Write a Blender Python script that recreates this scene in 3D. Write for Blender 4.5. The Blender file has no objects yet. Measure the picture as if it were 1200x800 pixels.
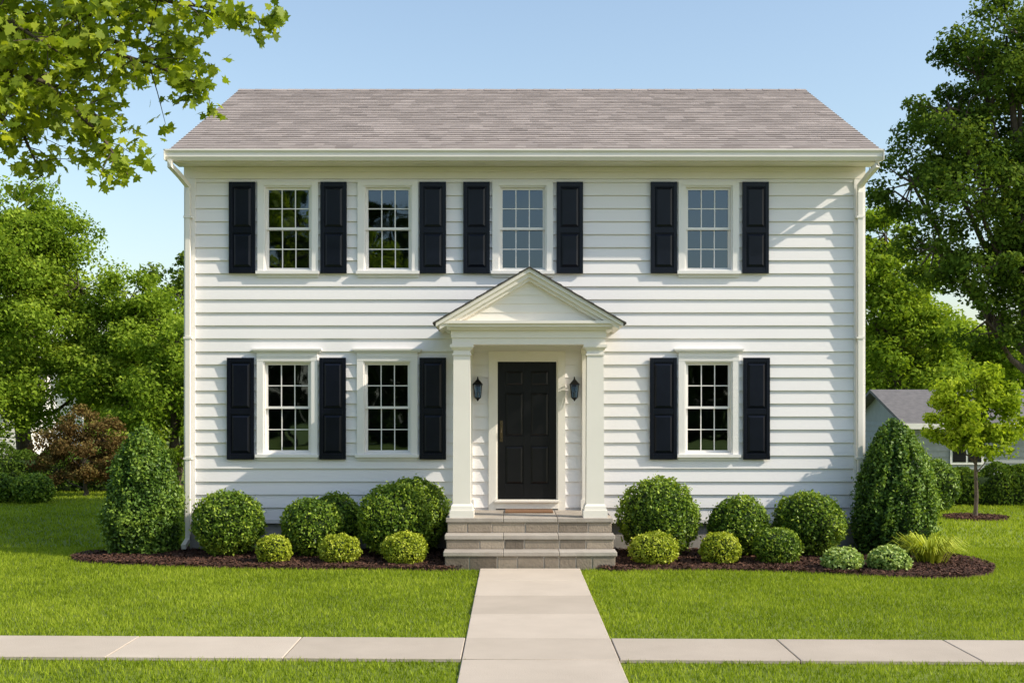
import bpy, math, numpy as np
from mathutils import Vector
R = math.radians
rng = np.random.default_rng(7)
scene = bpy.context.scene
COL = scene.collection

# ------------------------------------------------------------------ helpers
class MB:
    def __init__(s): s.v=[]; s.f=[]; s.m=[]; s.r=[]
    def face(s, pts, m=0, r=0.5):
        n=len(s.v); s.v += [tuple(p) for p in pts]
        s.f.append(tuple(range(n,n+len(pts)))); s.m.append(m); s.r.append(r)
    def mesh(s, vs, fs, m=0, r=0.5):
        n=len(s.v); s.v += [tuple(p) for p in vs]
        for f in fs:
            s.f.append(tuple(i+n for i in f)); s.m.append(m); s.r.append(r)
    def box(s,x0,x1,y0,y1,z0,z1,m=0,r=0.5):
        v=[(x0,y0,z0),(x1,y0,z0),(x1,y1,z0),(x0,y1,z0),(x0,y0,z1),(x1,y0,z1),(x1,y1,z1),(x0,y1,z1)]
        s.mesh(v,[(0,3,2,1),(4,5,6,7),(0,1,5,4),(1,2,6,5),(2,3,7,6),(3,0,4,7)],m,r)
    def frustum(s,cx,cy,z0,z1,hx0,hy0,hx1,hy1,m=0,r=0.5):
        v=[(cx-hx0,cy-hy0,z0),(cx+hx0,cy-hy0,z0),(cx+hx0,cy+hy0,z0),(cx-hx0,cy+hy0,z0),
           (cx-hx1,cy-hy1,z1),(cx+hx1,cy-hy1,z1),(cx+hx1,cy+hy1,z1),(cx-hx1,cy+hy1,z1)]
        s.mesh(v,[(0,3,2,1),(4,5,6,7),(0,1,5,4),(1,2,6,5),(2,3,7,6),(3,0,4,7)],m,r)
    def panel(s,x0,x1,z0,z1,y,d,i,m=0,r=0.5):   # raised field facing -Y
        v=[(x0,y,z0),(x1,y,z0),(x1,y,z1),(x0,y,z1),(x0+i,y-d,z0+i),(x1-i,y-d,z0+i),(x1-i,y-d,z1-i),(x0+i,y-d,z1-i)]
        s.mesh(v,[(4,5,6,7),(0,1,5,4),(1,2,6,5),(2,3,7,6),(3,0,4,7)],m,r)
    def tube(s,pts,rad,n=8,m=0,r=0.5):
        pts=[Vector(p) for p in pts]; base=len(s.v); k=len(pts)
        for i,p in enumerate(pts):
            d=(pts[min(i+1,k-1)]-pts[max(i-1,0)]).normalized()
            a=Vector((0,0,1)) if abs(d.z)<0.9 else Vector((1,0,0))
            u=d.cross(a).normalized(); w=d.cross(u).normalized()
            for j in range(n):
                t=2*math.pi*(j+.5)/n
                s.v.append(tuple(p+rad[i]*(math.cos(t)*u+math.sin(t)*w)))
        for i in range(k-1):
            for j in range(n):
                a0=base+i*n+j; a1=base+i*n+(j+1)%n
                s.f.append((a0,a1,a1+n,a0+n)); s.m.append(m); s.r.append(r)
        s.f.append(tuple(base+j for j in range(n))); s.m.append(m); s.r.append(r)
        s.f.append(tuple(base+(k-1)*n+j for j in reversed(range(n)))); s.m.append(m); s.r.append(r)
    def prism(s,poly,y0,y1,m=0,r=0.5):  # poly in xz, extruded y
        n=len(poly); v=[(x,y0,z) for x,z in poly]+[(x,y1,z) for x,z in poly]
        fs=[tuple(range(n)),tuple(reversed(range(n,2*n)))]+[(i,i+n,(i+1)%n+n,(i+1)%n) for i in range(n)]
        s.mesh(v,fs,m,r)
    def build(s,name,mats,parent=None,smooth=False,bevel=0,fixn=False):
        me=bpy.data.meshes.new(name); me.from_pydata(s.v,[],s.f)
        for mt in mats: me.materials.append(mt)
        me.polygons.foreach_set('material_index',s.m)
        a=me.attributes.new('rnd','FLOAT','FACE'); a.data.foreach_set('value',s.r)
        if smooth: me.polygons.foreach_set('use_smooth',[True]*len(s.f))
        me.update()
        ob=bpy.data.objects.new(name,me); COL.objects.link(ob)
        if parent: ob.parent=parent
        if bevel:
            b=ob.modifiers.new('bevel','BEVEL'); b.width=bevel; b.segments=2; b.limit_method='ANGLE'
        return ob

def empty(name,loc=(0,0,0)):
    e=bpy.data.objects.new(name,None); e.location=loc; COL.objects.link(e); e.empty_display_size=.3; return e

def unit(a): return a/np.maximum(np.linalg.norm(a,axis=1,keepdims=True),1e-9)
def rdir(n): return unit(rng.normal(size=(n,3)))

DIAMOND=np.array([(-.5,0,0),(0,-.3,.05),(.5,0,-.06),(0,.3,.05)])
LEAF6=np.array([(-.5,0,0),(-.15,-.27,.06),(.25,-.22,.05),(.55,0,-.08),(.25,.22,.05),(-.15,.27,.06)])
_ml=[(-.45,0),(-.28,-.12),(-.38,-.42),(-.1,-.3),(.12,-.55),(.17,-.22),(.32,-.25),(.6,0),(.32,.25),(.17,.22),(.12,.55),(-.1,.3),(-.38,.42),(-.28,.12)]
MAPLE=np.array([(x,y,-.25*(x*x+y*y)) for x,y in _ml])

def scatter(P,N,S,tmpl):
    n=len(P); T=unit(np.cross(N,rdir(n))); B=np.cross(N,T)
    S=S[:,None,None]
    V=P[:,None,:]+S*(tmpl[None,:,0:1]*T[:,None,:]+tmpl[None,:,1:2]*B[:,None,:]+tmpl[None,:,2:3]*N[:,None,:])
    return V.reshape(-1,3)

def arr_mesh(name,V,k,rnd,mats,mi=0,mb=None,parent=None):
    """polygons with k verts each + optional MB part"""
    n=len(V)//k
    vt=V; idx=np.arange(n*k); starts=np.arange(n)*k; mat=np.full(n,mi); rn=rnd
    if mb is not None and mb.v:
        off=len(V); vt=np.vstack([V,np.array(mb.v)])
        li=[];st=[];c=n*k
        for f in mb.f:
            st.append(c); li+= [i+off for i in f]; c+=len(f)
        idx=np.concatenate([idx,np.array(li)]); starts=np.concatenate([starts,np.array(st)])
        mat=np.concatenate([mat,np.array(mb.m)]); rn=np.concatenate([rn,np.array(mb.r)])
    me=bpy.data.meshes.new(name)
    me.vertices.add(len(vt)); me.vertices.foreach_set('co',vt.astype(np.float32).ravel())
    me.loops.add(len(idx)); me.loops.foreach_set('vertex_index',idx.astype(np.int32))
    me.polygons.add(len(starts)); me.polygons.foreach_set('loop_start',starts.astype(np.int32))
    for m in mats: me.materials.append(m)
    me.polygons.foreach_set('material_index',mat.astype(np.int32))
    me.update(calc_edges=True)
    a=me.attributes.new('rnd','FLOAT','FACE'); a.data.foreach_set('value',rn.astype(np.float32))
    ob=bpy.data.objects.new(name,me); COL.objects.link(ob)
    if parent: ob.parent=parent
    return ob

# ------------------------------------------------------------------ materials
def mat(name,c1,c2=None,scale=3.,rough=.6,bump=0.,bscale=60.,attr=0.,detail=6,spec=.4,c3=None,stretch=None,contrast=(.3,.7)):
    m=bpy.data.materials.new(name); m.use_nodes=True; nt=m.node_tree; N=nt.nodes; L=nt.links
    b=N['Principled BSDF']; b.inputs['Roughness'].default_value=rough; b.inputs['Specular IOR Level'].default_value=spec
    tc=N.new('ShaderNodeTexCoord'); vec=tc.outputs['Object']
    if stretch:
        mp=N.new('ShaderNodeMapping'); mp.inputs['Scale'].default_value=stretch; L.new(vec,mp.inputs['Vector']); vec=mp.outputs['Vector']
    if c2 is None: c2=c1
    no=N.new('ShaderNodeTexNoise'); no.inputs['Scale'].default_value=scale; no.inputs['Detail'].default_value=detail; no.inputs['Roughness'].default_value=.6
    L.new(vec,no.inputs['Vector'])
    fac=no.outputs['Fac']
    if attr:
        at=N.new('ShaderNodeAttribute'); at.attribute_name='rnd'
        mx=N.new('ShaderNodeMix'); mx.inputs['Factor'].default_value=attr
        L.new(fac,mx.inputs['A']); L.new(at.outputs['Fac'],mx.inputs['B']); fac=mx.outputs['Result']
    cr=N.new('ShaderNodeValToRGB'); e=cr.color_ramp.elements
    e[0].position=contrast[0]; e[0].color=(*c1,1); e[1].position=contrast[1]; e[1].color=(*c2,1)
    L.new(fac,cr.inputs['Fac']); L.new(cr.outputs['Color'],b.inputs['Base Color'])
    if bump:
        n2=N.new('ShaderNodeTexNoise'); n2.inputs['Scale'].default_value=bscale; n2.inputs['Detail'].default_value=5
        L.new(tc.outputs['Object'],n2.inputs['Vector'])
        bp=N.new('ShaderNodeBump'); bp.inputs['Strength'].default_value=bump; bp.inputs['Distance'].default_value=.01
        L.new(n2.outputs['Fac'],bp.inputs['Height']); L.new(bp.outputs['Normal'],b.inputs['Normal'])
    return m

def leafmat(name,c1,c2,c3,trans=.35,rough=.5,tint=(1.3,1.25,.5),simple=False):
    m=bpy.data.materials.new(name); m.use_nodes=True; nt=m.node_tree; N=nt.nodes; L=nt.links
    b=N['Principled BSDF']
    if simple:
        N.remove(b); b=N.new('ShaderNodeBsdfDiffuse'); ci=b.inputs['Color']
    else:
        b.inputs['Roughness'].default_value=rough; b.inputs['Specular IOR Level'].default_value=.3; ci=b.inputs['Base Color']
    at=N.new('ShaderNodeAttribute'); at.attribute_name='rnd'
    cr=N.new('ShaderNodeValToRGB'); e=cr.color_ramp.elements
    e[0].position=0; e[0].color=(*c1,1); e[1].position=.5; e[1].color=(*c2,1); x=e.new(1.); x.color=(*c3,1)
    L.new(at.outputs['Fac'],cr.inputs['Fac']); L.new(cr.outputs['Color'],ci)
    mu=N.new('ShaderNodeVectorMath'); mu.operation='MULTIPLY'; mu.inputs[1].default_value=tint
    L.new(cr.outputs['Color'],mu.inputs[0])
    tr=N.new('ShaderNodeBsdfTranslucent'); L.new(mu.outputs[0],tr.inputs['Color'])
    mx=N.new('ShaderNodeMixShader'); mx.inputs['Fac'].default_value=trans
    L.new(b.outputs[0],mx.inputs[1]); L.new(tr.outputs[0],mx.inputs[2]); L.new(mx.outputs[0],N['Material Output'].inputs['Surface'])
    return m

M_siding=mat('white_siding',(.83,.80,.785),(.88,.85,.835),scale=1.2,rough=.5,attr=.5,bump=.08,bscale=25,stretch=(.6,1,6))
M_trim=mat('cream_trim',(.83,.785,.70),(.87,.825,.74),scale=2,rough=.45)
M_white=mat('white_trim',(.84,.81,.77),(.87,.84,.80),scale=2,rough=.4)
M_shingle=mat('roof_shingle',(.25,.21,.19),(.49,.42,.38),scale=1.3,rough=.9,attr=.5,bump=.6,bscale=120,contrast=(.15,.85))
M_dark_sh=mat('porch_shingle',(.05,.045,.04),(.09,.08,.07),rough=.9,scale=15)
M_shut=mat('shutter_paint',(.003,.0045,.010),(.006,.008,.016),scale=3,rough=.3,spec=.25)
M_door=mat('door_paint',(.005,.005,.0055),(.008,.008,.009),scale=3,rough=.32,spec=.28)
M_metal=mat('black_metal',(.006,.006,.006),rough=.4,spec=.25)
M_brass=mat('aged_brass',(.12,.09,.05),rough=.35); M_brass.node_tree.nodes['Principled BSDF'].inputs['Metallic'].default_value=.9
M_found=mat('foundation_parge',(.38,.36,.33),(.50,.48,.44),scale=4,rough=.9,bump=.4)
M_stone=mat('step_stone',(.15,.12,.09),(.40,.33,.25),scale=6,rough=.85,attr=.6,bump=.8,bscale=40,contrast=(.2,.8))
M_mortar=mat('mortar',(.55,.49,.41),(.64,.58,.49),scale=20,rough=.95)
M_tread=mat('bluestone',(.34,.295,.245),(.47,.42,.36),scale=5,rough=.8,bump=.4,attr=.3)
M_conc=mat('concrete',(.43,.36,.285),(.59,.50,.405),scale=1.4,rough=.9,attr=.35,bump=.35,bscale=90,contrast=(.22,.78),detail=12)
M_concd=mat('concrete_joint',(.12,.10,.08),rough=.95)
M_asph=mat('asphalt',(.04,.04,.042),(.06,.06,.06),scale=30,rough=.9,bump=.5)
M_bark=mat('bark',(.05,.037,.026),(.12,.095,.07),scale=8,rough=.95,bump=1,bscale=25,stretch=(3,3,.6))
M_mulch=mat('mulch',(.05,.022,.013),(.13,.06,.036),scale=30,rough=.95,bump=1,bscale=60,attr=.6)
M_lawn=mat('lawn_ground',(.105,.15,.013),(.20,.25,.03),scale=.8,rough=.95,bump=.8,bscale=50,detail=12)
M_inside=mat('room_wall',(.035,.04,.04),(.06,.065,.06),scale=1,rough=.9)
M_mat=mat('doormat',(.16,.08,.04),(.26,.14,.07),scale=80,rough=1)
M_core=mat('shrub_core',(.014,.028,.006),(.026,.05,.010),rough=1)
M_nwall=mat('neighbour_siding',(.30,.32,.32),(.36,.38,.38),rough=.7)
M_nroof=mat('neighbour_roof',(.13,.125,.125),(.20,.185,.185),scale=6,rough=.9)

# glass: reflective pane over a real dark room
M_glass=bpy.data.materials.new('window_glass'); M_glass.use_nodes=True
nt=M_glass.node_tree; N=nt.nodes; L=nt.links; N.remove(N['Principled BSDF'])
gl=N.new('ShaderNodeBsdfGlossy'); gl.inputs['Roughness'].default_value=.02; gl.inputs['Color'].default_value=(.72,.86,1,1)
tr=N.new('ShaderNodeBsdfTransparent'); tr.inputs['Color'].default_value=(.6,.66,.64,1)
mx=N.new('ShaderNodeMixShader'); lw=N.new('ShaderNodeFresnel'); lw.inputs['IOR'].default_value=2.15
L.new(lw.outputs[0],mx.inputs[0]); L.new(tr.outputs[0],mx.inputs[1]); L.new(gl.outputs[0],mx.inputs[2])
tc=N.new('ShaderNodeTexCoord'); n2=N.new('ShaderNodeTexNoise'); n2.inputs['Scale'].default_value=1.6; n2.inputs['Detail'].default_value=1
bp=N.new('ShaderNodeBump'); bp.inputs['Strength'].default_value=.25; bp.inputs['Distance'].default_value=.02
L.new(tc.outputs['Object'],n2.inputs['Vector']); L.new(n2.outputs['Fac'],bp.inputs['Height']); L.new(bp.outputs[0],gl.inputs['Normal'])
L.new(mx.outputs[0],N['Material Output'].inputs['Surface'])

L_box=leafmat('boxwood_leaf',(.035,.08,.008),(.14,.24,.020),(.36,.46,.05),trans=.25)
L_cone=leafmat('evergreen_leaf',(.028,.07,.010),(.10,.19,.022),(.24,.35,.045),trans=.22)
L_lime=leafmat('lime_leaf',(.18,.24,.012),(.38,.45,.03),(.56,.60,.07),trans=.25)
L_pale=leafmat('pale_leaf',(.16,.27,.04),(.36,.48,.12),(.55,.65,.24),trans=.25)
L_maple=leafmat('maple_leaf',(.13,.20,.012),(.27,.36,.025),(.48,.54,.05),trans=.5)
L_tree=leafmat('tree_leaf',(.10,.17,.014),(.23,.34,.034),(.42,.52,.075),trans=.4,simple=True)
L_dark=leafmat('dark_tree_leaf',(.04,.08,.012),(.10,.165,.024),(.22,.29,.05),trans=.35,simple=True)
L_back=leafmat('far_tree_leaf',(.02,.04,.010),(.05,.08,.016),(.11,.14,.03),trans=.25,simple=True)
L_red=leafmat('red_leaf',(.09,.055,.02),(.18,.125,.045),(.27,.24,.07),trans=.3,tint=(1.3,.95,.6),simple=True)
L_young=leafmat('young_tree_leaf',(.15,.24,.015),(.30,.40,.03),(.46,.55,.07),trans=.45,simple=True)
L_grass=leafmat('grass_blade',(.14,.20,.013),(.275,.36,.028),(.44,.50,.07),trans=.35,simple=True,tint=(1.2,1.2,.5))

# ------------------------------------------------------------------ HOUSE
HX0,HX1=-4.88,5.26; HD=8.0
house=empty('white_house')
UZ0,UZ1=4.217,5.50; LZ0,LZ1=1.473,2.87; HW=.36
WIN=[(-3.36,UZ0,UZ1,0),(-1.86,UZ0,UZ1,0),(.16,UZ0,UZ1,0),(2.95,UZ0,UZ1,0),
     (-3.37,LZ0,LZ1,1),(-1.87,LZ0,LZ1,1),(2.95,LZ0,LZ1,1)]
OPEN=[(c-HW,c+HW,a,b) for c,a,b,_ in WIN]+[(-.24,.69,.64,2.9)]

def siding(mb,a0,a1,z0,z1,opens,fn,e=.195,d0=.004,d1=.032,tri=None,m=0):
    z=z0
    while z<z1-1e-4:
        zt=min(z+e,z1); cuts=sorted({z,zt}|{o[2] for o in opens if z<o[2]<zt}|{o[3] for o in opens if z<o[3]<zt})
        dep=lambda q,z=z: d1+(d0-d1)*(q-z)/e
        rb=rng.uniform(.35,.65)
        for p,q in zip(cuts[:-1],cuts[1:]):
            segs=[(a0,a1)]
            mid=(p+q)/2
            for o in opens:
                if o[2]<mid<o[3]:
                    ns=[]
                    for s0,s1 in segs:
                        if o[1]<=s0 or o[0]>=s1: ns.append((s0,s1)); continue
                        if o[0]>s0: ns.append((s0,o[0]))
                        if o[1]<s1: ns.append((o[1],s1))
                    segs=ns
            for t0,t1 in segs:
                rr=rb
                b0,b1,c0,c1=t0,t1,t0,t1
                if tri:
                    lo0,hi0=tri(p); lo1,hi1=tri(q)
                    b0,b1=max(t0,lo0),min(t1,hi0); c0,c1=max(t0,lo1),min(t1,hi1)
                    if b1<=b0: continue
                    if c1<c0: c0=c1=(c0+c1)/2
                mb.face([fn(b0,dep(p),p),fn(b1,dep(p),p),fn(c1,dep(q),q),fn(c0,dep(q),q)],m,rr)
                if p==z: mb.face([fn(b0,d0,p),fn(b1,d0,p),fn(b1,d1,p),fn(b0,d1,p)],m,rr)
        z=zt
mb=MB()
siding(mb,HX0+.13,HX1-.13,.48,5.60,OPEN,lambda a,d,z:(a,-d,z))
siding(mb,.13,HD-.13,.48,5.80,[],lambda a,d,z:(HX0-d,a,z))
siding(mb,.13,HD-.13,.48,5.80,[],lambda a,d,z:(HX1+d,a,z))
slope=2.07/4.5
g=lambda z:((z-5.70)/slope-.0,HD-(z-5.70)/slope)
siding(mb,0,HD,5.80,7.50,[],lambda a,d,z:(HX0-d,a,z),tri=g)
siding(mb,0,HD,5.80,7.50,[],lambda a,d,z:(HX1+d,a,z),tri=g)
siding(mb,HX0,HX1,.48,5.8,[],lambda a,d,z:(a,HD+d,z))
mb.build('siding',[M_siding],house)

mb=MB()
mb.box(HX0+.03,HX1-.03,.03,HD-.03,0,.475,0)
mb.build('foundation',[M_found],house)
mb=MB()
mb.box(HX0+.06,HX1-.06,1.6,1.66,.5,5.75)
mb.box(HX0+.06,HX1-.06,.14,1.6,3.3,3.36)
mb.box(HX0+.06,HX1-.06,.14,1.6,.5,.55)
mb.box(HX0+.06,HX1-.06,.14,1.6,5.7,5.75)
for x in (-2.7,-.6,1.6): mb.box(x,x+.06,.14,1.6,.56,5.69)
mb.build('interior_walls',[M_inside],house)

mb=MB()
for x0,x1 in ((HX0-.036,HX0+.13),(HX1-.13,HX1+.036)):
    mb.box(x0,x1,-.042,.10,.46,5.60,1)
    mb.box(x0,x1,HD-.10,HD+.042,.46,5.60,1)
mb.box(HX0-.038,HX1+.038,-.046,0,5.601,5.78,0)
mb.box(HX0+.13,HX1-.13,-.065,-.030,5.70,5.775,0)
mb.box(HX0+.131,-.93,-.038,0,.44,.50,1); mb.box(1.42,HX1-.131,-.038,0,.44,.50,1)
SX0,SX1=-5.0,5.38
mb.box(SX0,SX1,-.44,-.002,5.781,5.80,0)
mb.box(SX0,SX1,-.462,-.441,5.76,5.93,0)
mb.box(SX0,SX1,HD+.002,HD+.44,5.781,5.80,0)
mb.box(SX0,SX1,HD+.441,HD+.462,5.76,5.93,0)
for xa,xb in ((SX0,SX0+.1),(SX1-.1,SX1)):
    for sgn in (0,1):
        y=lambda t:(-.46+t*4.46) if sgn==0 else (HD+.46-t*4.46)
        p=[(y(0),5.79),(y(1),5.79+4.46*slope),(y(1),5.93+4.46*slope),(y(0),5.93)]
        v=[(xa,a,b) for a,b in p]+[(xb,a,b) for a,b in p]
        mb.mesh(v,[(0,1,2,3),(7,6,5,4),(0,4,5,1),(1,5,6,2),(2,6,7,3),(3,7,4,0)],0)
mb.build('trim_boards',[M_trim,M_white],house)

# gutter (K profile) and downspouts
mb=MB()
prof=[(-.463,5.93),(-.463,5.77),(-.54,5.77),(-.575,5.82),(-.575,5.875),(-.60,5.905),(-.60,5.925),(-.585,5.925),(-.585,5.90),(-.56,5.87),(-.56,5.825),(-.53,5.785),(-.478,5.785),(-.478,5.93)]
n=len(prof); v=[(SX0-.06,a,b) for a,b in prof]+[(SX1+.03,a,b) for a,b in prof]
mb.mesh(v,[(i,i+n,(i+1)%n+n,(i+1)%n) for i in range(n)],0)
for x in (SX0-.06,SX1+.018): mb.box(x,x+.012,-.60,-.4631,5.771,5.924)
for s,xg,xw in ((-1,-4.985,-4.84),(1,5.33,5.20)):
    pth=[(xg,-.53,5.775),(xg,-.53,5.70),(xg*.5+xw*.5,-.30,5.60),(xw,-.095,5.48),(xw,-.095,5.38),(xw,-.095,.32),(xw+.0,-.12,.2),(xw,-.35,.12)]
    mb.tube(pth,[.048]*8,n=4)
    for z in (5.0,3.2,1.4): mb.box(xw-.06,xw+.06,-.14,-.043,z,z+.03)
mb.build('gutter_and_downspouts',[M_trim],house)

# roof: individual shingle tabs
mb=MB()
RX0,RX1=SX0-.01,SX1+.01; SL=math.hypot(4.52,4.52*slope); nC=34; ex=SL/nC
cs=4.52/SL; sn=4.52*slope/SL
for side in (0,1):
    fy=(lambda s:-.52+s*cs) if side==0 else (lambda s:HD+.52-s*cs)
    for i in range(nC):
        x=RX0; base=5.925
        rowr=rng.uniform(-.05,.05)
        while x<RX1-1e-3:
            w=rng.uniform(.14,.32); x1=min(x+w,RX1)
            if RX1-x1<.1: x1=RX1
            r=float(np.clip(rng.normal(.5,.2)+rowr,0,1)); th=.012+rng.uniform(0,.004)
            s0=i*ex; s1=(i+1)*ex
            za=base+s0*sn; zb=base+s1*sn
            n0=(-sn*th*(1 if side==0 else -1), cs*th)
            mb.face([(x,fy(s0)+n0[0],za+n0[1]),(x1,fy(s0)+n0[0],za+n0[1]),(x1,fy(s1),zb+.002),(x,fy(s1),zb+.002)],0,r)
            mb.face([(x,fy(s0),za-.003),(x1,fy(s0),za-.003),(x1,fy(s0)+n0[0],za+n0[1]),(x,fy(s0)+n0[0],za+n0[1])],0,max(0,r-.5))
            x=x1
zr=5.925+SL*sn
for sgn,y0 in ((0,-.51),(1,HD+.51)):
    mb.face([(RX0,y0,5.915),(RX1,y0,5.915),(RX1,4,zr-.012),(RX0,4,zr-.012)],0,.2)
x=RX0
while x<RX1:
    x1=min(x+.3,RX1); r=rng.uniform(.1,.5)
    mb.mesh([(x,3.86,zr-.045),(x1,3.86,zr-.05),(x1,4,zr+.018),(x,4,zr+.024),(x1,4.14,zr-.05),(x,4.14,zr-.045)],[(0,1,2,3),(3,2,4,5)],0,r); x=x1
mb.build('roof',[M_shingle],house)

# windows
mbt=MB(); mbg=MB()
def window(c,z0,z1,crown):
    x0,x1=c-HW,c+HW; cw=.095
    mbt.box(x0-cw,x0,-.050,.0,z0,z1+.0); mbt.box(x1,x1+cw,-.050,.0,z0,z1)
    mbt.box(x0-cw,x1+cw,-.053,.0,z1,z1+.06)
    mbt.box(x0-cw-.02,x1+cw+.02,-.090,.0,z0-.045,z0-.0)
    mbt.box(x0-cw,x1+cw,-.042,-.0,z0-.09,z0-.046)
    if crown:
        mbt.box(x0-cw-.0,x1+cw+.0,-.056,0,z1+.061,z1+.135)
        mbt.box(x0-cw-.045,x1+cw+.045,-.085,0,z1+.136,z1+.16)
        mbt.box(x0-cw-.065,x1+cw+.065,-.105,0,z1+.161,z1+.185)
    t=.022
    mbt.box(x0,x0+t,-.03,.13,z0,z1); mbt.box(x1-t,x1,-.03,.13,z0,z1)
    mbt.box(x0+t,x1-t,-.03,.13,z1-t,z1); mbt.box(x0+t,x1-t,-.03,.13,z0,z0+t)
    xa,xb,za,zb=x0+t,x1-t,z0+t,z1-t; zm=(za+zb)/2
    for (p,q,y) in ((zm-.015,zb,.025),(za,zm+.02,.062)):
        f=.036
        mbt.box(xa,xa+f,y,y+.032,p,q); mbt.box(xb-f,xb,y,y+.032,p,q)
        mbt.box(xa+f,xb-f,y,y+.032,q-f,q); mbt.box(xa+f,xb-f,y,y+.032,p,p+f)
        gx0,gx1,gz0,gz1=xa+f,xb-f,p+f,q-f
        for i in (1,2):
            xx=gx0+(gx1-gx0)*i/3; mbt.box(xx-.007,xx+.007,y+.006,y+.026,gz0,gz1)
        zz=(gz0+gz1)/2; mbt.box(gx0,gx1,y+.005,y+.027,zz-.007,zz+.007)
        mbg.face([(gx0,y+.018,gz0),(gx1,y+.018,gz0),(gx1,y+.018,gz1),(gx0,y+.018,gz1)])
for w in WIN: window(*w)
mbt.build('window_frames',[M_white],house)
mbg.build('window_glass',[M_glass],house)

# shutters
def shutter(mb,x0,x1,z0,z1):
    y=-.038; mb.box(x0+.01,x1-.01,y-.014,y,z0+.01,z1-.01)
    f=.052; yo=y-.034
    zm=z0+(z1-z0)*.47
    mb.box(x0,x0+f,yo,y,z0,z1); mb.box(x1-f,x1,yo,y,z0,z1)
    for a,b in ((z0,z0+.085),(zm-.04,zm+.04),(z1-.07,z1)): mb.box(x0+f,x1-f,yo+.002,y,a,b)
    for a,b in ((z0+.085,zm-.04),(zm+.04,z1-.07)):
        mb.panel(x0+f+.012,x1-f-.012,a+.012,b-.012,y-.014,.018,.035)
mb=MB()
for a,b in ((-4.24,-3.845),(-2.87,-2.475),(-1.385,-.987),(-.73,-.332),(.667,1.064),(2.077,2.472),(3.45,3.846)): shutter(mb,a,b,4.18,5.55)
for a,b in ((-4.27,-3.862),(-2.885,-2.487),(-1.385,-.987),(2.064,2.470),(3.462,3.862)): shutter(mb,a,b,1.397,2.92)
mb.build('shutters',[M_shut],house,bevel=.003)

# door
mb=MB(); dx0,dx1,dz0,dz1=-.215,.665,.80,2.86; dy=.03
mb.box(dx0,dx1,dy,dy+.045,dz0,dz1)
st=.11; cx=(dx0+dx1)/2; yo=dy-.016
zs=[dz0,dz0+.22,dz0+.80,dz0+.94,dz0+1.60,dz0+1.70,dz1-.13,dz1]
mb.box(dx0,dx0+st,yo,dy,dz0,dz1); mb.box(dx1-st,dx1,yo,dy,dz0,dz1); mb.box(cx-.05,cx+.05,yo,dy,dz0,dz1)
for a,b in ((zs[0],zs[1]),(zs[2],zs[3]),(zs[4],zs[5]),(zs[6],zs[7])):
    mb.box(dx0+st,cx-.05,yo+.001,dy,a,b); mb.box(cx+.05,dx1-st,yo+.001,dy,a,b)
for a,b in ((zs[1],zs[2]),(zs[3],zs[4]),(zs[5],zs[6])):
    for p,q in ((dx0+st,cx-.05),(cx+.05,dx1-st)): mb.panel(p+.01,q-.01,a+.01,b-.01,dy,.013,.03)
mb.build('front_door',[M_door],house,bevel=.002)
mb=MB()
hx=dx0+.055
mb.box(hx-.022,hx+.022,yo-.008,yo,dz0+.86,dz0+1.18)
mb.tube([(hx,yo-.008,dz0+.92),(hx,yo-.06,dz0+.93),(hx,yo-.065,dz0+1.0),(hx,yo-.05,dz0+1.06),(hx,yo-.008,dz0+1.07)],[.009]*5)
mb.tube([(hx,yo-.008,dz0+1.14),(hx,yo-.028,dz0+1.14)],[.02,.018],n=12)
mb.build('door_handle',[M_brass],house)
mb=MB()
mb.box(-.35,-.24,-.05,0,.64,2.90); mb.box(.69,.80,-.05,0,.64,2.90)
mb.box(-.35,.80,-.052,0,2.90,3.02); mb.box(-.24,-.216,-.03,.09,.80,2.90); mb.box(.666,.69,-.03,.09,.80,2.90); mb.box(-.216,.666,-.03,.09,2.862,2.90)
mb.box(-.24,.69,-.06,.09,.66,.795); mb.box(-.26,.71,-.10,.02,.76,.782)
mb.build('door_casing',[M_trim],house)

# ---- portico
mb=MB(); pc=.241
for c in (-.70,1.16):
    cy=-1.19
    mb.frustum(c,cy,.64,.74,.168,.168,.168,.168); mb.frustum(c,cy,.74,.80,.155,.155,.148,.148)
    mb.frustum(c,cy,.80,.83,.148,.148,.125,.125)
    mb.frustum(c,cy,.83,2.90,.125,.125,.116,.116)
    mb.frustum(c,cy,2.90,2.925,.13,.13,.13,.13); mb.frustum(c,cy,2.925,2.97,.118,.118,.118,.118)
    mb.frustum(c,cy,2.97,3.01,.125,.125,.155,.155); mb.frustum(c,cy,3.01,3.05,.165,.165,.165,.165)
    mb.box(c-.11,c+.11,-.09,-.0,.64,3.05)
    mb.box(c-.13,c+.13,-.11,-.0,.64,.80); mb.box(c-.13,c+.13,-.11,-.0,2.97,3.049)
mb.box(-.835,1.295,-1.325,-1.055,3.05,3.14); mb.box(-.85,1.31,-1.34,-1.04,3.14,3.25)
for x0,x1 in ((-.85,-.58),(1.04,1.31)): mb.box(x0+.01,x1-.01,-1.055,-.01,3.051,3.249)
mb.box(-.58,1.04,-1.04,-.01,3.225,3.249)
mb.box(-.91,1.39,-1.40,-.01,3.25,3.285); mb.box(-.97,1.45,-1.46,-.01,3.285,3.33); mb.box(-1.01,1.49,-1.50,-.01,3.33,3.37)
zt=4.09; ze=3.34; hw=1.29
def rake(off0,off1,y0,y1,hwx=hw):
    s=(zt-ze)/hw
    for sg in (-1,1):
        pts=[(pc,zt-off0),(pc+sg*hwx,ze-off0+s*(hw-hwx)),(pc+sg*hwx,ze-off1+s*(hw-hwx)),(pc,zt-off1)]
        if sg==1: pts=pts[::-1]
        mb.prism(pts,y0,y1)
rake(.0,.055,-1.525,-.01); rake(.055,.12,-1.485,-1.2,1.24)
rake(.12,.17,-1.44,-1.2,1.14)
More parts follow.
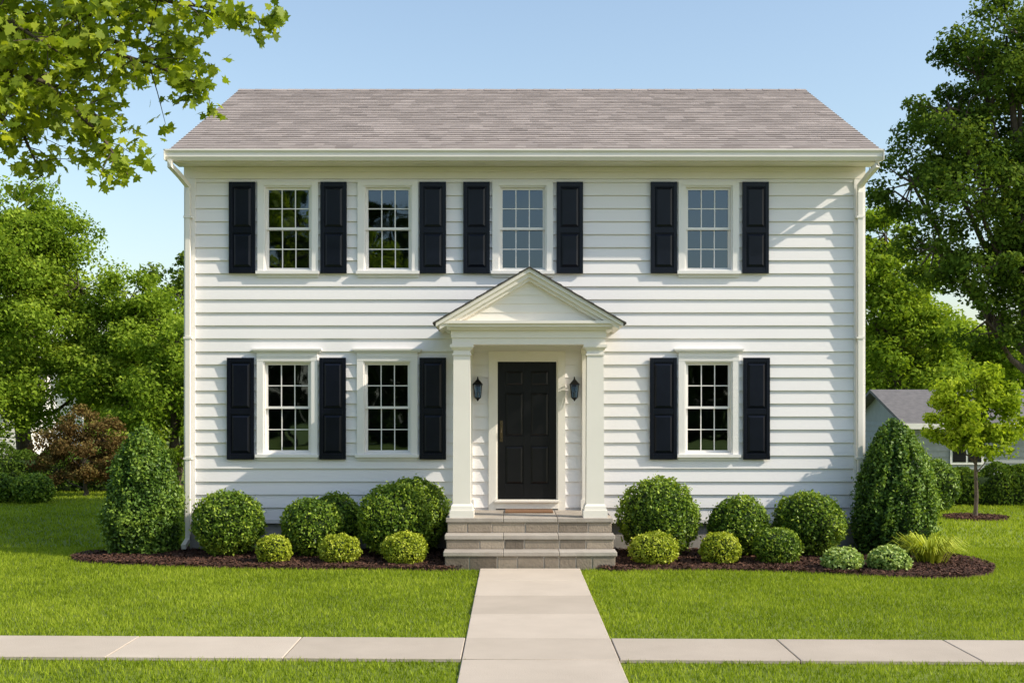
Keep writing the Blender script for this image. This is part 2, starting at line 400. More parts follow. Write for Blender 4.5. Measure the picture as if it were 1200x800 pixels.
siding(mb,pc-1.1,pc+1.1,3.37,4.0,[],lambda a,d,z:(a,-1.36-d,z),e=.12,d1=.014,tri=lambda z:(pc-(4.0-z)/.5814,pc+(4.0-z)/.5814))
mb.build('portico',[M_trim],house,bevel=0)
mb=MB()
s=(zt-ze)/hw
for sg in (-1,1):
    n=9
    for i in range(n):
        h0=1.33*(1-i/n); h1=1.33*(1-(i+1)/n)
        zA=zt-s*h0+.004; zB=zt-s*h1+.004
        y=-1.55
        while y<-.0:
            y1=min(y+rng.uniform(.2,.35),-.0); r=rng.uniform(0,1)
            pts=[(pc+sg*h0,y,zA+.022),(pc+sg*h0,y1,zA+.022),(pc+sg*h1,y1,zB+.010),(pc+sg*h1,y,zB+.010)]
            mb.face(pts,0,r); mb.face([(pc+sg*h0,y,zA-.004),(pc+sg*h0,y1,zA-.004),(pc+sg*h0,y1,zA+.022),(pc+sg*h0,y,zA+.022)],0,r)
            y=y1
    p=[(pc,zt+.001),(pc+sg*1.33,zt-s*1.33+.001),(pc+sg*1.33,zt-s*1.33+.022),(pc,zt+.018)]
    if sg==1: p=p[::-1]
    mb.prism(p,-1.55,-1.548)
mb.build('portico_roof',[M_dark_sh],house)

# ---- steps
mb=MB(); mt=MB(); ms=MB()
levels=[(-1.99,.185,.245),(-1.68,.375,.435),(-1.37,.58,.64)]
SXa,SXb=-.90,1.385
prev=0.
for (yf,zb,ztp) in levels:
    mb.box(SXa+.012,SXb-.012,yf+.012,0 if yf>-1.5 else yf+.34,prev,zb)
    x=SXa
    while x<SXb-.01:
        w=rng.uniform(.20,.50); x1=min(x+w,SXb)
        if SXb-x1<.15: x1=SXb
        ms.box(x+.008,x1-.008,yf+rng.uniform(-.004,.004),yf+.06,prev+.006,zb-.007,0,rng.uniform(0,1)); x=x1
    for xa,xb in ((SXa-.001,SXa+.05),(SXb-.05,SXb+.001)):
        y=yf+.062; ye=-.04 if yf>-1.5 else yf+.31
        z0=prev+.004
        while y<ye-.01:
            y1=min(y+rng.uniform(.2,.45),ye); ms.box(xa,xb,y,y1-.008,z0,zb-.005,0,rng.uniform(0,1)); y=y1
    yb=yf+.34 if yf<-1.5 else -.02
    cuts=[SXa-.02,SXa+.78,SXa+1.53,SXb+.02]
    for a,b in zip(cuts[:-1],cuts[1:]):
        mt.box(a+.002,b-.002,yf-.02,yb,zb,ztp,0,rng.uniform(0,1))
    prev=ztp
mb.box(SXa+.015,SXb-.015,-1.66,-.02,0,.37); mb.box(SXa+.016,SXb-.016,-1.35,-.02,.3,.57)
for k in range(2):
    z0,z1=((.004,.18),(.19,.37))[k]
    for xa,xb in ((SXa-.001,SXa+.05),(SXb-.05,SXb+.001)):
        y=-1.67+.31*k
        while y<-.05:
            y1=min(y+rng.uniform(.2,.45),-.04); ms.box(xa,xb,y,y1-.008,z0,z1,0,rng.uniform(0,1)); y=y1
mb.build('step_mortar',[M_mortar],house); ms.build('step_stones',[M_stone],house,bevel=.008); mt.build('step_treads',[M_tread],house,bevel=.008)

mb=MB(); mb.box(-.10,.60,-.60,-.15,.643,.662)
mb.build('doormat',[M_mat],None,bevel=.004)

# ---- wall lanterns
def lantern(X):
    mb=MB(); y=-.16; z=2.30
    mb.box(X-.035,X+.035,-.045,-.022,z+.02,z+.24)
    mb.tube([(X,-.04,z+.20),(X,-.08,z+.28),(X,-.13,z+.33),(X,y,z+.315)],[.008]*4,6)
    mb.frustum(X,y,z,z+.02,.03,.03,.045,.045)
    for sx in (-1,1):
        for sy in (-1,1):
            mb.tube([(X+sx*.043,y+sy*.043,z+.02),(X+sx*.060,y+sy*.060,z+.21)],[.006,.006],4)
    for sx in (-1,1):
        mb.tube([(X+sx*.043,y-.0,z+.02),(X+sx*.060,y,z+.21)],[.003,.003],4); mb.tube([(X,y+sx*.043,z+.02),(X,y+sx*.060,z+.21)],[.003,.003],4)
    mb.frustum(X,y,z+.21,z+.222,.075,.075,.075,.075); mb.frustum(X,y,z+.222,z+.29,.072,.072,.018,.018)
    mb.tube([(X,y,z+.29),(X,y,z+.31),(X,y,z+.335)],[.016,.012,.004],8)
    mb.frustum(X,y,z-.03,z,.006,.006,.022,.022)
    mb.tube([(X,y,z+.02),(X,y,z+.11)],[.012,.012],8,1)
    mb.frustum(X,y,z+.021,z+.209,.036,.036,.053,.053,2)
    mb.build('wall_lantern',[M_metal,M_white,M_glass],None)
lantern(-.51); lantern(.93)

# ------------------------------------------------------------------ GROUND
mb=MB(); mb.face([(-400,-400,0),(400,-400,0),(400,500,0),(-400,500,0)])
mb.build('ground',[M_lawn])
WX0,WX1=-.43,.91
skew=-.025
def slab(mb,x0,x1,y0,y1,sk=0,z=.03,g=.005):
    v=[]
    for zz,ins in ((.004,0),(z-.004,0),(z,.006)):
        for x,y in ((x0+g+ins,y0+g+ins),(x1-g-ins,y0+g+ins),(x1-g-ins,y1-g-ins),(x0+g+ins,y1-g-ins)): v.append((x,y+sk*x,zz))
    r=rng.uniform(0,1)
    mb.mesh(v,[(8,9,10,11)]+[(i,(i+1)%4,(i+1)%4+4,i+4) for i in range(4)]+[(i+4,(i+1)%4+4,(i+1)%4+8,i+8) for i in range(4)],0,r)
SY0,SY1=-7.86,-6.91
mb=MB()
ys=[-2.03,-3.15,-4.35,-5.6,SY1]
for a,b in zip(ys[1:],ys[:-1]):
    slab(mb,WX0,WX1,a,b)
for a,b in ((-9.1,SY0-.002),(-10.4,-9.1)): slab(mb,WX0,WX1,a,b)
mb.face([(WX0+.01,-10.4,.008),(WX1-.01,-10.4,.008),(WX1-.01,-2.04,.008),(WX0+.01,-2.04,.008)],1)
mb.build('front_walkway',[M_conc,M_concd])
mb=MB()
xs=[WX0-1.52*i for i in range(14,0,-1)]+[WX0,WX1]+[WX1+1.52*i for i in range(1,15)]
for a,b in zip(xs[:-1],xs[1:]): slab(mb,a,b,SY0,SY1,skew,z=.034)
mb.face([(xs[0],SY0+.02+skew*xs[0],.012),(xs[-1],SY0+.02+skew*xs[-1],.012),(xs[-1],SY1-.02+skew*xs[-1],.012),(xs[0],SY1-.02+skew*xs[0],.012)],1)
mb.build('sidewalk',[M_conc,M_concd])
mb=MB(); mb.box(-60,60,-10.62,-10.45,-.1,.05); mb.build('kerb',[M_conc],bevel=.02)
mb=MB(); mb.face([(-60,-20,.006),(60,-20,.006),(60,-10.62,.006),(-60,-10.62,.006)]); mb.build('road',[M_asph])

def spline(poly,n=12):
    P=np.array(poly); out=[]
    k=len(P)
    for i in range(k):
        p0,p1,p2,p3=P[i-1],P[i],P[(i+1)%k],P[(i+2)%k]
        for t in np.linspace(0,1,n,endpoint=False):
            out.append(.5*((2*p1)+(-p0+p2)*t+(2*p0-5*p1+4*p2-p3)*t*t+(-p0+3*p1-3*p2+p3)*t**3))
    return np.array(out)
def inpoly(x,y,P):
    ins=np.zeros(len(x),bool); k=len(P)
    for i in range(k):
        x1,y1=P[i]; x2,y2=P[(i+1)%k]
        if y1==y2: continue
        c=((y1>y)!=(y2>y))&(x<(x2-x1)*(y-y1)/(y2-y1)+x1); ins^=c
    return ins
bedL=spline([(-.6,-1.9),(-1.8,-2.0),(-3.2,-1.95),(-4.8,-1.65),(-5.9,-1.3),(-6.35,-.75),(-6.1,-.05),(-5.2,.35),(-3,.5),(-.6,.5)])
bedR=spline([(1.1,-1.95),(2.2,-2.05),(3.4,-2.2),(4.5,-2.55),(5.3,-2.8),(6.0,-2.65),(6.45,-2.0),(6.55,-1.1),(6.2,-.1),(5.4,.4),(3,.5),(1.1,.5)])
ringR=np.array([(9.13+.62*math.cos(t),5.6+.62*math.sin(t)) for t in np.linspace(0,2*math.pi,24,endpoint=False)])
for P in (bedL,bedR,ringR):
    mb=MB(); c=P.mean(0)
    k=len(P)
    vs=[(c[0],c[1],.05)]+[(c[0]+(x-c[0])*.93,c[1]+(y-c[1])*.93,.045) for x,y in P]+[(x,y,.004) for x,y in P]
    mb.mesh(vs,[(0,1+i,1+(i+1)%k) for i in range(k)]+[(1+i,1+k+i,1+k+(i+1)%k,1+(i+1)%k) for i in range(k)],0,.3)
    lo=P.min(0); hi=P.max(0); n=int((hi-lo).prod()*2200)
    q=rng.uniform(lo,hi,(n,2)); q=q[inpoly(q[:,0],q[:,1],P)]
    if P is not ringR: q=q[q[:,1]<.4]
    Pt=np.column_stack([q,.047+rng.uniform(-.012,.022,len(q))])
    Nn=unit(rdir(len(q))*.6+np.array([0,0,1.])); 
    T=np.array([(-.5,-.2,0),(.5,-.16,0),(.5,.2,0),(-.5,.16,0)])
    V=scatter(Pt,Nn,rng.uniform(.02,.06,len(q)),T)
    arr_mesh('mulch_bed',V,4,rng.uniform(0,1,len(q)),[M_mulch],0,mb)

# grass blades
def blades(name,x0,x1,y0,y1,dens,w,h):
    n=int((x1-x0)*(y1-y0)*dens)
    x=rng.uniform(x0,x1,n); y=rng.uniform(y0,y1,n)
    jit=rng.normal(0,.014,n)
    keep=~((x>WX0-.0+jit)&(x<WX1+jit)&(y<-1.99))
    ysk=y-skew*x; keep&=~((ysk>SY0+jit)&(ysk<SY1+jit))
    keep&=~((x>-.95)&(x<1.43)&(y>-2.05)&(y<0))
    keep&=~((x>HX0)&(x<HX1)&(y>-.02)&(y<HD))
    for P in (bedL,bedR,ringR): keep&=~inpoly(x+jit,y+jit,P)
    x=x[keep];y=y[keep];n=len(x)
    ang=rng.uniform(0,2*math.pi,n); 
    pat=.5+.25*np.sin(x*1.7+1.3*np.sin(y*1.1))*np.sin(y*2.1+x*.6)+.15*np.sin(x*5.1+y*3.7)*np.sin(y*6.3-x*2.2)+.12*np.sin(x*11.3+2*np.sin(y*4))*np.sin(y*14+x*3)
    hh=h*rng.uniform(.6,1.25,n)*(.8+.4*pat); ww=w*rng.uniform(.7,1.3,n)
    la=rng.uniform(0,2*math.pi,n); le=hh*rng.uniform(.05,.9,n)
    V=np.zeros((n,3,3))
    V[:,0]=np.column_stack([x-ww*np.cos(ang),y-ww*np.sin(ang),np.full(n,.0)])
    V[:,1]=np.column_stack([x+ww*np.cos(ang),y+ww*np.sin(ang),np.full(n,.0)])
    V[:,2]=np.column_stack([x+le*np.cos(la),y+le*np.sin(la),hh])
    r=np.clip(.65*pat+.12+rng.normal(.0,.2,n),0,1)
    arr_mesh(name,V.reshape(-1,3),3,r,[L_grass])
blades('lawn_grass',-9,9,-10.4,.6,2000,.0055,.042)
blades('lawn_grass',-17,HX0,.6,14,400,.011,.055)
blades('lawn_grass',HX1,17,.6,14,400,.011,.055)

# ------------------------------------------------------------------ SHRUBS
def wob(d,seed,amp):
    f=np.zeros(len(d)); g=np.random.default_rng(seed)
    for k in range(9):
        a=g.normal(size=3)*(2.5+k*1.9); f+=np.sin(d@a+g.uniform(0,6))/(1+.25*k)
    return 1+amp*f/3
def ball(name,x,y,r,zc=None,rz=None,leaf=L_box,ls=.042,dens=8500,amp=.10):
    rz=rz or r*.95; zc=zc if zc is not None else rz*.95
    sd=int(rng.integers(1e6)); n=int(dens*(r/.5)**2*(.042/ls)**1.2)
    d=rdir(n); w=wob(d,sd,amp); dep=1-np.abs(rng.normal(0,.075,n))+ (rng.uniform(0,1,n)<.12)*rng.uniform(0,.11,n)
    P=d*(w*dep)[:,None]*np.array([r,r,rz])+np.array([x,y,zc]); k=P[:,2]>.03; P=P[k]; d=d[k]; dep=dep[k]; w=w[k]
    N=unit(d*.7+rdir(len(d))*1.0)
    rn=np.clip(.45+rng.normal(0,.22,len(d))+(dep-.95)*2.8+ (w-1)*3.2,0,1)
    mb=MB(); U=14;W=9; vs=[];fs=[]
    for j in range(W+1):
        th=math.pi*j/W
        for i in range(U):
            ph=2*math.pi*i/U; q=np.array([[math.sin(th)*math.cos(ph),math.sin(th)*math.sin(ph),math.cos(th)]])
            s=.82*wob(q,sd,amp)[0]; vs.append((x+q[0,0]*r*s,y+q[0,1]*r*s,max(.01,zc+q[0,2]*rz*s)))
    for j in range(W):
        for i in range(U): fs.append((j*U+i,j*U+(i+1)%U,(j+1)*U+(i+1)%U,(j+1)*U+i))
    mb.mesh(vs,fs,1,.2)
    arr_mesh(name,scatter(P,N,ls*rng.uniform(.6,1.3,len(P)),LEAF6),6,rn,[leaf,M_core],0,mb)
def cone(name,x,y,r,h,n=22000,ls=.048):
    sd=int(rng.integers(1e6))
    t=rng.uniform(0,1,n)**.95; ph=rng.uniform(0,2*math.pi,n)
    def prof(t):
        s=np.clip((t-.24)/.76,0,1); b=np.clip((.24-t)/.24,0,1)
        return (1-s**2)**.60*(1-.16*b**2)
    d=np.column_stack([np.cos(ph),np.sin(ph),t*2.4]); w=wob(d,sd,.17)
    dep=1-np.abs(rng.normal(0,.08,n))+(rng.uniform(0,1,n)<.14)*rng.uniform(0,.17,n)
    rad=r*prof(t)*w*dep
    P=np.column_stack([x+rad*np.cos(ph),y+rad*np.sin(ph),.04+t*h*(1+.03*rng.normal(size=n))])
    out=np.column_stack([np.cos(ph),np.sin(ph),np.full(n,.5)])
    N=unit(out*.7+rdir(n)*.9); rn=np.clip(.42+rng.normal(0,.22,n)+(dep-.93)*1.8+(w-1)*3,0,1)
    mb=MB(); vs=[];fs=[];U=14;W=12
    for j in range(W+1):
        tt=j/W
        for i in range(U):
            p=2*math.pi*i/U; s=.76*r*float(prof(np.array([tt]))[0]); vs.append((x+s*math.cos(p),y+s*math.sin(p),.02+tt*h*.95))
    for j in range(W):
        for i in range(U): fs.append((j*U+i,j*U+(i+1)%U,(j+1)*U+(i+1)%U,(j+1)*U+i))
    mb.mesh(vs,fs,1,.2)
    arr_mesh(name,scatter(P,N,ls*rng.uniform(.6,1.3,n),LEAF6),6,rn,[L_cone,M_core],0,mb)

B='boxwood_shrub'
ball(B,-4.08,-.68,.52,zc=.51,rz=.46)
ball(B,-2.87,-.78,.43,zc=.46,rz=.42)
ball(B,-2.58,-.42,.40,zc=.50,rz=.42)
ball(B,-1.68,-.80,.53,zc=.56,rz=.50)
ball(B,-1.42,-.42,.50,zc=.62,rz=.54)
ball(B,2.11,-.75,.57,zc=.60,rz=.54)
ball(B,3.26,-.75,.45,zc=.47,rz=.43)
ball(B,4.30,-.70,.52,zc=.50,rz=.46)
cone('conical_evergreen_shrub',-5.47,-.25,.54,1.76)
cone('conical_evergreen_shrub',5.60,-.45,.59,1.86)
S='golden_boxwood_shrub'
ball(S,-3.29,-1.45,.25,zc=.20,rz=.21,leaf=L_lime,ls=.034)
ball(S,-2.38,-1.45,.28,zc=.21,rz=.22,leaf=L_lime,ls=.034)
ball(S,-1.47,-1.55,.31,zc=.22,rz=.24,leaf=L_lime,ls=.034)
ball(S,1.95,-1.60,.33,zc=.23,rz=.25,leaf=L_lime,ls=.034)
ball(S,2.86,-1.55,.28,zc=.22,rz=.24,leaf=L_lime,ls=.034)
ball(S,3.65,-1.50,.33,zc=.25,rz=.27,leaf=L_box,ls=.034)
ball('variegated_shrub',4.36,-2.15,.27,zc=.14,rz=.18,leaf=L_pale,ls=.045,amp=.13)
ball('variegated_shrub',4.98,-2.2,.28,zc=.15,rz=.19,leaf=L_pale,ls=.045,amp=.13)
def lily(x,y,n=420,h=.34):
    mb=MB()
    for i in range(n):
        a=rng.uniform(0,2*math.pi); r0=abs(rng.normal(0,.10)); l=rng.uniform(.25,.48); ux,uy=math.cos(a),math.sin(a); px,py=-uy,ux; w=.006
        hh=h*rng.uniform(.6,1.15); c=[(0,0,w),(.35,.75,w*1.3),(.7,1.,w),(1,.75,.001)]; pts=[(x+ux*(r0+l*t),y+uy*(r0+l*t),.04+hh*z,ww) for t,z,ww in c]
        r=rng.uniform(.3,1)
        for p,q in zip(pts[:-1],pts[1:]):
            mb.face([(p[0]-px*p[3],p[1]-py*p[3],p[2]),(p[0]+px*p[3],p[1]+py*p[3],p[2]),(q[0]+px*q[3],q[1]+py*q[3],q[2]),(q[0]-px*q[3],q[1]-py*q[3],q[2])],0,r)
    mb.build('daylily_clump',[L_lime])
lily(5.75,-1.5)

# ------------------------------------------------------------------ TREES
def crown(lobes,n,clump=.24,nc=16,flat=.8,fill=.55):
    Ps=[];rn=[];cc=[];Ns=[]
    W=np.array([l[3]**2 for l in lobes]); W=W/W.sum()
    for l,w in zip(lobes,W):
        c=np.array(l[:3]); r=l[3]; m=max(6,int(nc*rng.uniform(.8,1.2)))
        d=rdir(m); rad=r*(fill+(1-fill)*rng.uniform(0,1,m)**.5); C=c+d*rad[:,None]*np.array([1,1,flat]); cc.append(C)
        k=int(n*w); idx=rng.integers(0,m,k)
        sig=clump*r*rng.uniform(.6,1.3,m)
        o=rng.normal(size=(k,3)); o=unit(o)*(rng.uniform(0,1,k)**.45)[:,None]*1.6
        P=C[idx]+o*sig[idx][:,None]*np.array([1,1,.7]); Ps.append(P)
        tone=rng.normal(0,.10,m)
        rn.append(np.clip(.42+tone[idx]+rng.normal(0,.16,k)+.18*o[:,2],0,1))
        Ns.append(unit(unit(o)*.5+rdir(k)*.8+np.array([0,0,.35])))
    return np.vstack(Ps),np.vstack(Ns),np.concatenate(rn),cc
def tree(name,base,tr,lobes,n,ls,leaf,clump=.24,nc=16,split=.35,fill=.55,flat=.8,tmpl=DIAMOND,twigs=1):
    P,Nn,rn,cc=crown(lobes,n,clump,nc,flat,fill)
    mb=MB(); b=Vector(base); L0=np.array([l[:3] for l in lobes]); top=L0[:,2].max(); cen=Vector(tuple(L0.mean(0)))
    zs=b.z+(cen.z-b.z)*split
    fork=Vector((b.x+(cen.x-b.x)*.2,b.y+(cen.y-b.y)*.2,zs))
    tp=Vector((cen.x,cen.y,top))
    mb.tube([b,b+(fork-b)*.12,b+(fork-b)*.5+Vector((.06*tr*8,0,0)),fork,fork+(tp-fork)*.5,tp],[tr*1.5,tr*1.1,tr,tr*.85,tr*.45,tr*.08],10,1)
    for l,C in zip(lobes,cc):
        c=Vector(l[:3]); s=fork+(tp-fork)*float(rng.uniform(0,.45))
        if s.z>c.z: s=fork
        m=(s+c)*.5+Vector((0,0,-.12*(c-s).length)); rr=tr*.36
        mb.tube([s,m,c],[rr,rr*.65,rr*.35],6,1)
        if twigs:
            for q in C[::1]:
                q=Vector(q); mb.tube([c*.7+m*.3 if rng.random()<.4 else c,(c+q)*.5+Vector((0,0,-.04)),q],[rr*.3,rr*.18,rr*.05],4,1)
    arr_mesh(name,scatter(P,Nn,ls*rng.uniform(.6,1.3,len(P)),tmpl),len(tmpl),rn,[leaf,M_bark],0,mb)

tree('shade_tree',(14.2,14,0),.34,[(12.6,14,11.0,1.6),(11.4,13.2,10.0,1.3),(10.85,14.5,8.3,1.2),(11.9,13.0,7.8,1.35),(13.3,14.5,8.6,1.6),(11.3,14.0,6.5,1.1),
   (12.6,13.2,5.9,1.3),(13.9,13.2,6.0,1.4),(13.5,14.0,12.1,1.5),(15.8,14,9.2,1.9),(15.8,13.5,6.5,1.6),(15.6,14,11.8,1.8),(14.4,15.5,10.2,1.6),(12.0,15.5,9.4,1.3),(12.6,13.8,4.5,1.0),(13.4,13.2,7.2,1.2)],
   80000,.13,L_dark,clump=.27,nc=18,split=.35)
tree('deciduous_tree',(14.6,27,0),.25,[(14.0,27,8.7,1.1),(14.9,27,6.9,1.4),(13.7,27,5.6,1.4),(15.4,27,4.9,1.4),(14.0,27,3.6,1.6),(15.7,26.5,3.0,1.4),(13.2,27,7.2,1.3)],36000,.17,L_tree,clump=.33)
tree('deciduous_tree',(18.5,34,0),.25,[(18.5,34,5.2,1.6),(17,34,4.2,1.5),(20,34,4.4,1.6),(21.8,34,4.8,1.6),(18.5,33,3,1.6)],24000,.2,L_tree,clump=.33)
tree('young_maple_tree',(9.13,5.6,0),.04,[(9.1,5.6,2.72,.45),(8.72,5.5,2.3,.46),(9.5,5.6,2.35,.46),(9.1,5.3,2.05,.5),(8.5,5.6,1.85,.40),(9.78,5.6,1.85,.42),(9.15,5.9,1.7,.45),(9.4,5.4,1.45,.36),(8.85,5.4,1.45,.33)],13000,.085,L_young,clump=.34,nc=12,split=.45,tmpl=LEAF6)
tree('deciduous_tree',(-15.6,20,0),.26,[(-15.9,20,8.3,1.4),(-14.4,20,7.4,1.3),(-17,20,7.4,1.6),(-15.6,19,6.3,1.7),(-13.6,19.6,6.0,1.3),(-17.2,19,5.4,1.7),(-14.6,19,4.6,1.6),(-13.2,20,4.4,1.3),(-16.4,19,3.4,1.7),(-14.4,19,2.8,1.4),(-13.0,19,3.0,1.2),(-15.6,18,2.4,1.3),(-15.2,18.6,7.0,1.3)],84000,.13,L_tree,clump=.31,nc=20)
tree('deciduous_tree',(-11.5,19,0),.2,[(-11.7,19,5.7,.9),(-11.0,19,4.9,1.0),(-12.3,19,4.6,1.1),(-11.2,18.6,3.8,1.2),(-12.6,18.6,3.2,1.2),(-11.6,18.4,2.5,1.2),(-10.4,18.6,2.8,1.1)],36000,.125,L_tree,clump=.33)
tree('deciduous_tree',(-9.6,16,0),.18,[(-9.7,16,4.1,.85),(-9.0,16,3.3,1.0),(-10.3,16,3.2,.9),(-9.6,15.6,2.3,1.1),(-8.6,16,2.3,1.0),(-10.4,15.5,1.6,.8),(-8.9,15.6,1.3,.9)],26000,.12,L_tree,clump=.33)
tree('deciduous_tree',(-20,26,0),.28,[(-20,26,8.5,2),(-18.5,26,6.5,2),(-21.5,26,6.0,2.2),(-19.5,25,4,2)],24000,.2,L_tree,clump=.3)
tree('deciduous_tree',(-14,33,0),.25,[(-14,33,7.3,1.7),(-12.5,33,5.5,1.8),(-15.5,33,5.2,1.8),(-13.5,33,3.2,2)],18000,.22,L_dark)
tree('bronze_leaf_shrub',(-10.6,11.8,0),.06,[(-10.7,11.8,1.8,.45),(-10.1,11.8,1.5,.52),(-11.2,11.8,1.35,.55),(-10.6,11.5,.9,.65),(-9.9,11.8,.8,.55),(-11.4,11.8,.7,.5)],14000,.075,L_red,split=.15,clump=.3)
for x,r in ((-12.55,.42),(-11.75,.45),(-10.95,.46)): ball('clipped_hedge_shrub',x,9.4,r,zc=.32,rz=.36,ls=.06,leaf=L_box)

def maple_overhang():
    mb=MB(); base=Vector((-7.6,-9.2,0)); f=Vector((-7.5,-9.1,3.2))
    mb.tube([base,base+Vector((0,0,.3)),(-7.55,-9.15,1.7),f,(-7.3,-9,5.5),(-7.2,-9,8)],[.36,.27,.24,.22,.15,.04],12,1)
    paths=[[(-6.6,-9,5.0),(-4.4,-8.7,5.65),(-3.2,-8.6,5.42),(-2.47,-8.55,5.32),(-1.88,-8.5,5.20)],
      [(-6.6,-9,4.7),(-4.4,-8.6,5.2),(-3.47,-8.5,5.07),(-2.87,-8.5,4.88),(-2.42,-8.45,4.70)],
      [(-6.6,-9,4.3),(-4.4,-8.8,4.94),(-3.6,-8.75,4.66),(-3.2,-8.7,4.28),(-2.98,-8.7,3.96)],
      [(-6.6,-9,4.0),(-4.4,-8.3,4.66),(-3.95,-8.3,4.35),(-3.8,-8.3,4.02)],
      [(-6.7,-9,4.9),(-4.3,-8.2,5.35),(-3.4,-8.1,5.2),(-2.95,-8.1,5.12),(-2.6,-8.1,5.0)],
      [(-6.7,-9,5.2),(-4.5,-9.0,5.5),(-3.7,-9.1,5.0),(-3.3,-9.1,4.75)],
      [(-6.9,-9,5.6),(-5,-9.3,6.4),(-3.5,-9.2,6.1),(-2.6,-9.2,5.75)],
      [(-6.9,-9,5.2),(-5,-8.0,5.3),(-4.2,-7.9,4.9),(-3.9,-7.9,4.6)],
      [(-6.7,-9,5.0),(-4.6,-8.4,5.5),(-3.9,-8.4,5.3),(-3.1,-8.4,5.3),(-2.75,-8.3,5.2)],
      [(-6.7,-9,4.6),(-4.6,-8.6,5.0),(-4.0,-8.6,4.85),(-3.5,-8.5,4.6),(-3.25,-8.5,4.45)],
      [(-6.7,-9,4.6),(-4.6,-9.0,4.8),(-4.0,-9.1,4.6),(-3.7,-9.1,4.4)]]
    P=[];Nn=[];S=[];rn=[]
    def leaves(a,n,rad):
        for _ in range(n):
            o=rng.normal(0,rad,3)*np.array([1,1,.7]); p=np.array(a)+o
            P.append(p); Nn.append(unit((rng.normal(size=(1,3))*.7+np.array([[0,-.3,.6]])))[0]); S.append(rng.uniform(.06,.11)); rn.append(np.clip(rng.normal(.5,.24),0,1))
    for p in paths:
        pv=[Vector(q) for q in p]; k=len(pv)
        mb.tube([f+Vector((0,0,max(0,p[0][2]-4.2)))]+pv,[.07]+[.035-.030*i/(k-1) for i in range(k)],6,1)
        for i in range(1,k):
            a,b=pv[i-1],pv[i]
            m=max(4,int((b-a).length/.042)) if i>1 else 20
            for j in range(m):
                t=(j+rng.random())/m; q=a.lerp(b,t)
                if i==1 and t<.35: continue
                last=(i==k-1)
                rad=.17*(1-.4*t) if last else .22
                e=q+Vector(tuple(rng.normal(0,rad,3)*np.array([1,1.3,.75])))+Vector((.05,0,-.06))
                mb.tube([q,(q+e)*.5+Vector((0,0,.02)),e],[.006,.004,.002],4,1)
                leaves(tuple(e),10,.060); leaves(tuple((q+e)*.5),4,.06)
    lob=[(-6.8,-9,7.2,1.4),(-8.2,-9,6.6,1.4),(-8.6,-8.4,5.2,1.2),(-7.4,-10,5.8,1.2),(-5.6,-9,6.9,1.1),(-7.2,-8,5.4,1.1)]
    Q,N2,r2,cc=crown(lob,9000,.26,14)
    P=np.vstack([np.array(P),Q]); Nn=np.vstack([np.array(Nn),N2]); S=np.concatenate([S,rng.uniform(.09,.15,len(Q))]); rn=np.concatenate([rn,r2])
    arr_mesh('maple_tree',scatter(P,Nn,S,MAPLE),len(MAPLE),rn,[L_maple,M_bark],0,mb)
maple_overhang()

def treeline(name,x0,x1,y,hmin,hmax,n,ls,leaf,step=3.2,gap=0,clump=.3):
    lob=[]; x=x0
    while x<x1:
        h=rng.uniform(hmin,hmax); r=rng.uniform(1.6,2.4)
        z=h-r
        while z>0: 
            lob.append((x+rng.normal(0,.5),y+rng.normal(0,1.2),z,r)); z-=r*1.2
        x+=step*rng.uniform(.7,1.2)+(gap if rng.random()<.15 else 0)
    P,Nn,rn,cc=crown(lob,n,clump,14)
    mb=MB()
    for l in lob:
        mb.tube([(l[0],l[1],0),(l[0],l[1],l[2])],[.18,.08],5,1)
    arr_mesh(name,scatter(P,Nn,ls*rng.uniform(.6,1.3,len(P)),DIAMOND),4,rn,[leaf,M_bark],0,mb)
treeline('distant_trees',16,60,60,5.5,8.5,50000,.38,L_tree)
treeline('distant_trees',-60,-16,55,6,10,40000,.4,L_tree)
treeline('distant_trees',-15,15,60,4,6,16000,.45,L_dark)
treeline('distant_trees',-45,-6,-62,14,19,60000,.55,L_back,step=3.2,clump=.4)
treeline('distant_trees',-6,45,-64,8,10.5,40000,.55,L_back,step=3.2,clump=.4)

def hedge(name,x0,x1,y,d,h,leaf,dens=2600,ls=.08):
    n=int((x1-x0)*dens); x=rng.uniform(x0,x1,n); t=rng.uniform(0,math.pi,n)
    w=1+.10*np.sin(x*4.1)+.07*np.sin(x*9.3+1); s=(1-np.abs(rng.normal(0,.08,n)))*w
    P=np.column_stack([x,y+d*np.cos(t)*s,.02+h*np.abs(np.sin(t))**.6*s])
    N0=np.column_stack([np.zeros(n),np.cos(t),np.sin(t)])
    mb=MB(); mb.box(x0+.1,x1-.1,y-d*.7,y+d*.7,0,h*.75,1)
    arr_mesh(name,scatter(P,unit(N0*.7+rdir(n)),ls*rng.uniform(.6,1.3,n),DIAMOND),4,np.clip(rng.normal(.4,.2,n),0,1),[leaf,M_core],0,mb)
hedge('clipped_hedge',8.7,14,9.0,.5,.85,L_dark)
ball('clipped_hedge_shrub',9.05,7.6,.5,zc=.5,rz=.55,leaf=L_cone,ls=.06)
hedge('clipped_hedge',-20,-9,13.6,.7,1.1,L_dark)
hedge('clipped_hedge',-9.4,-5.2,17,.8,1.5,L_dark)

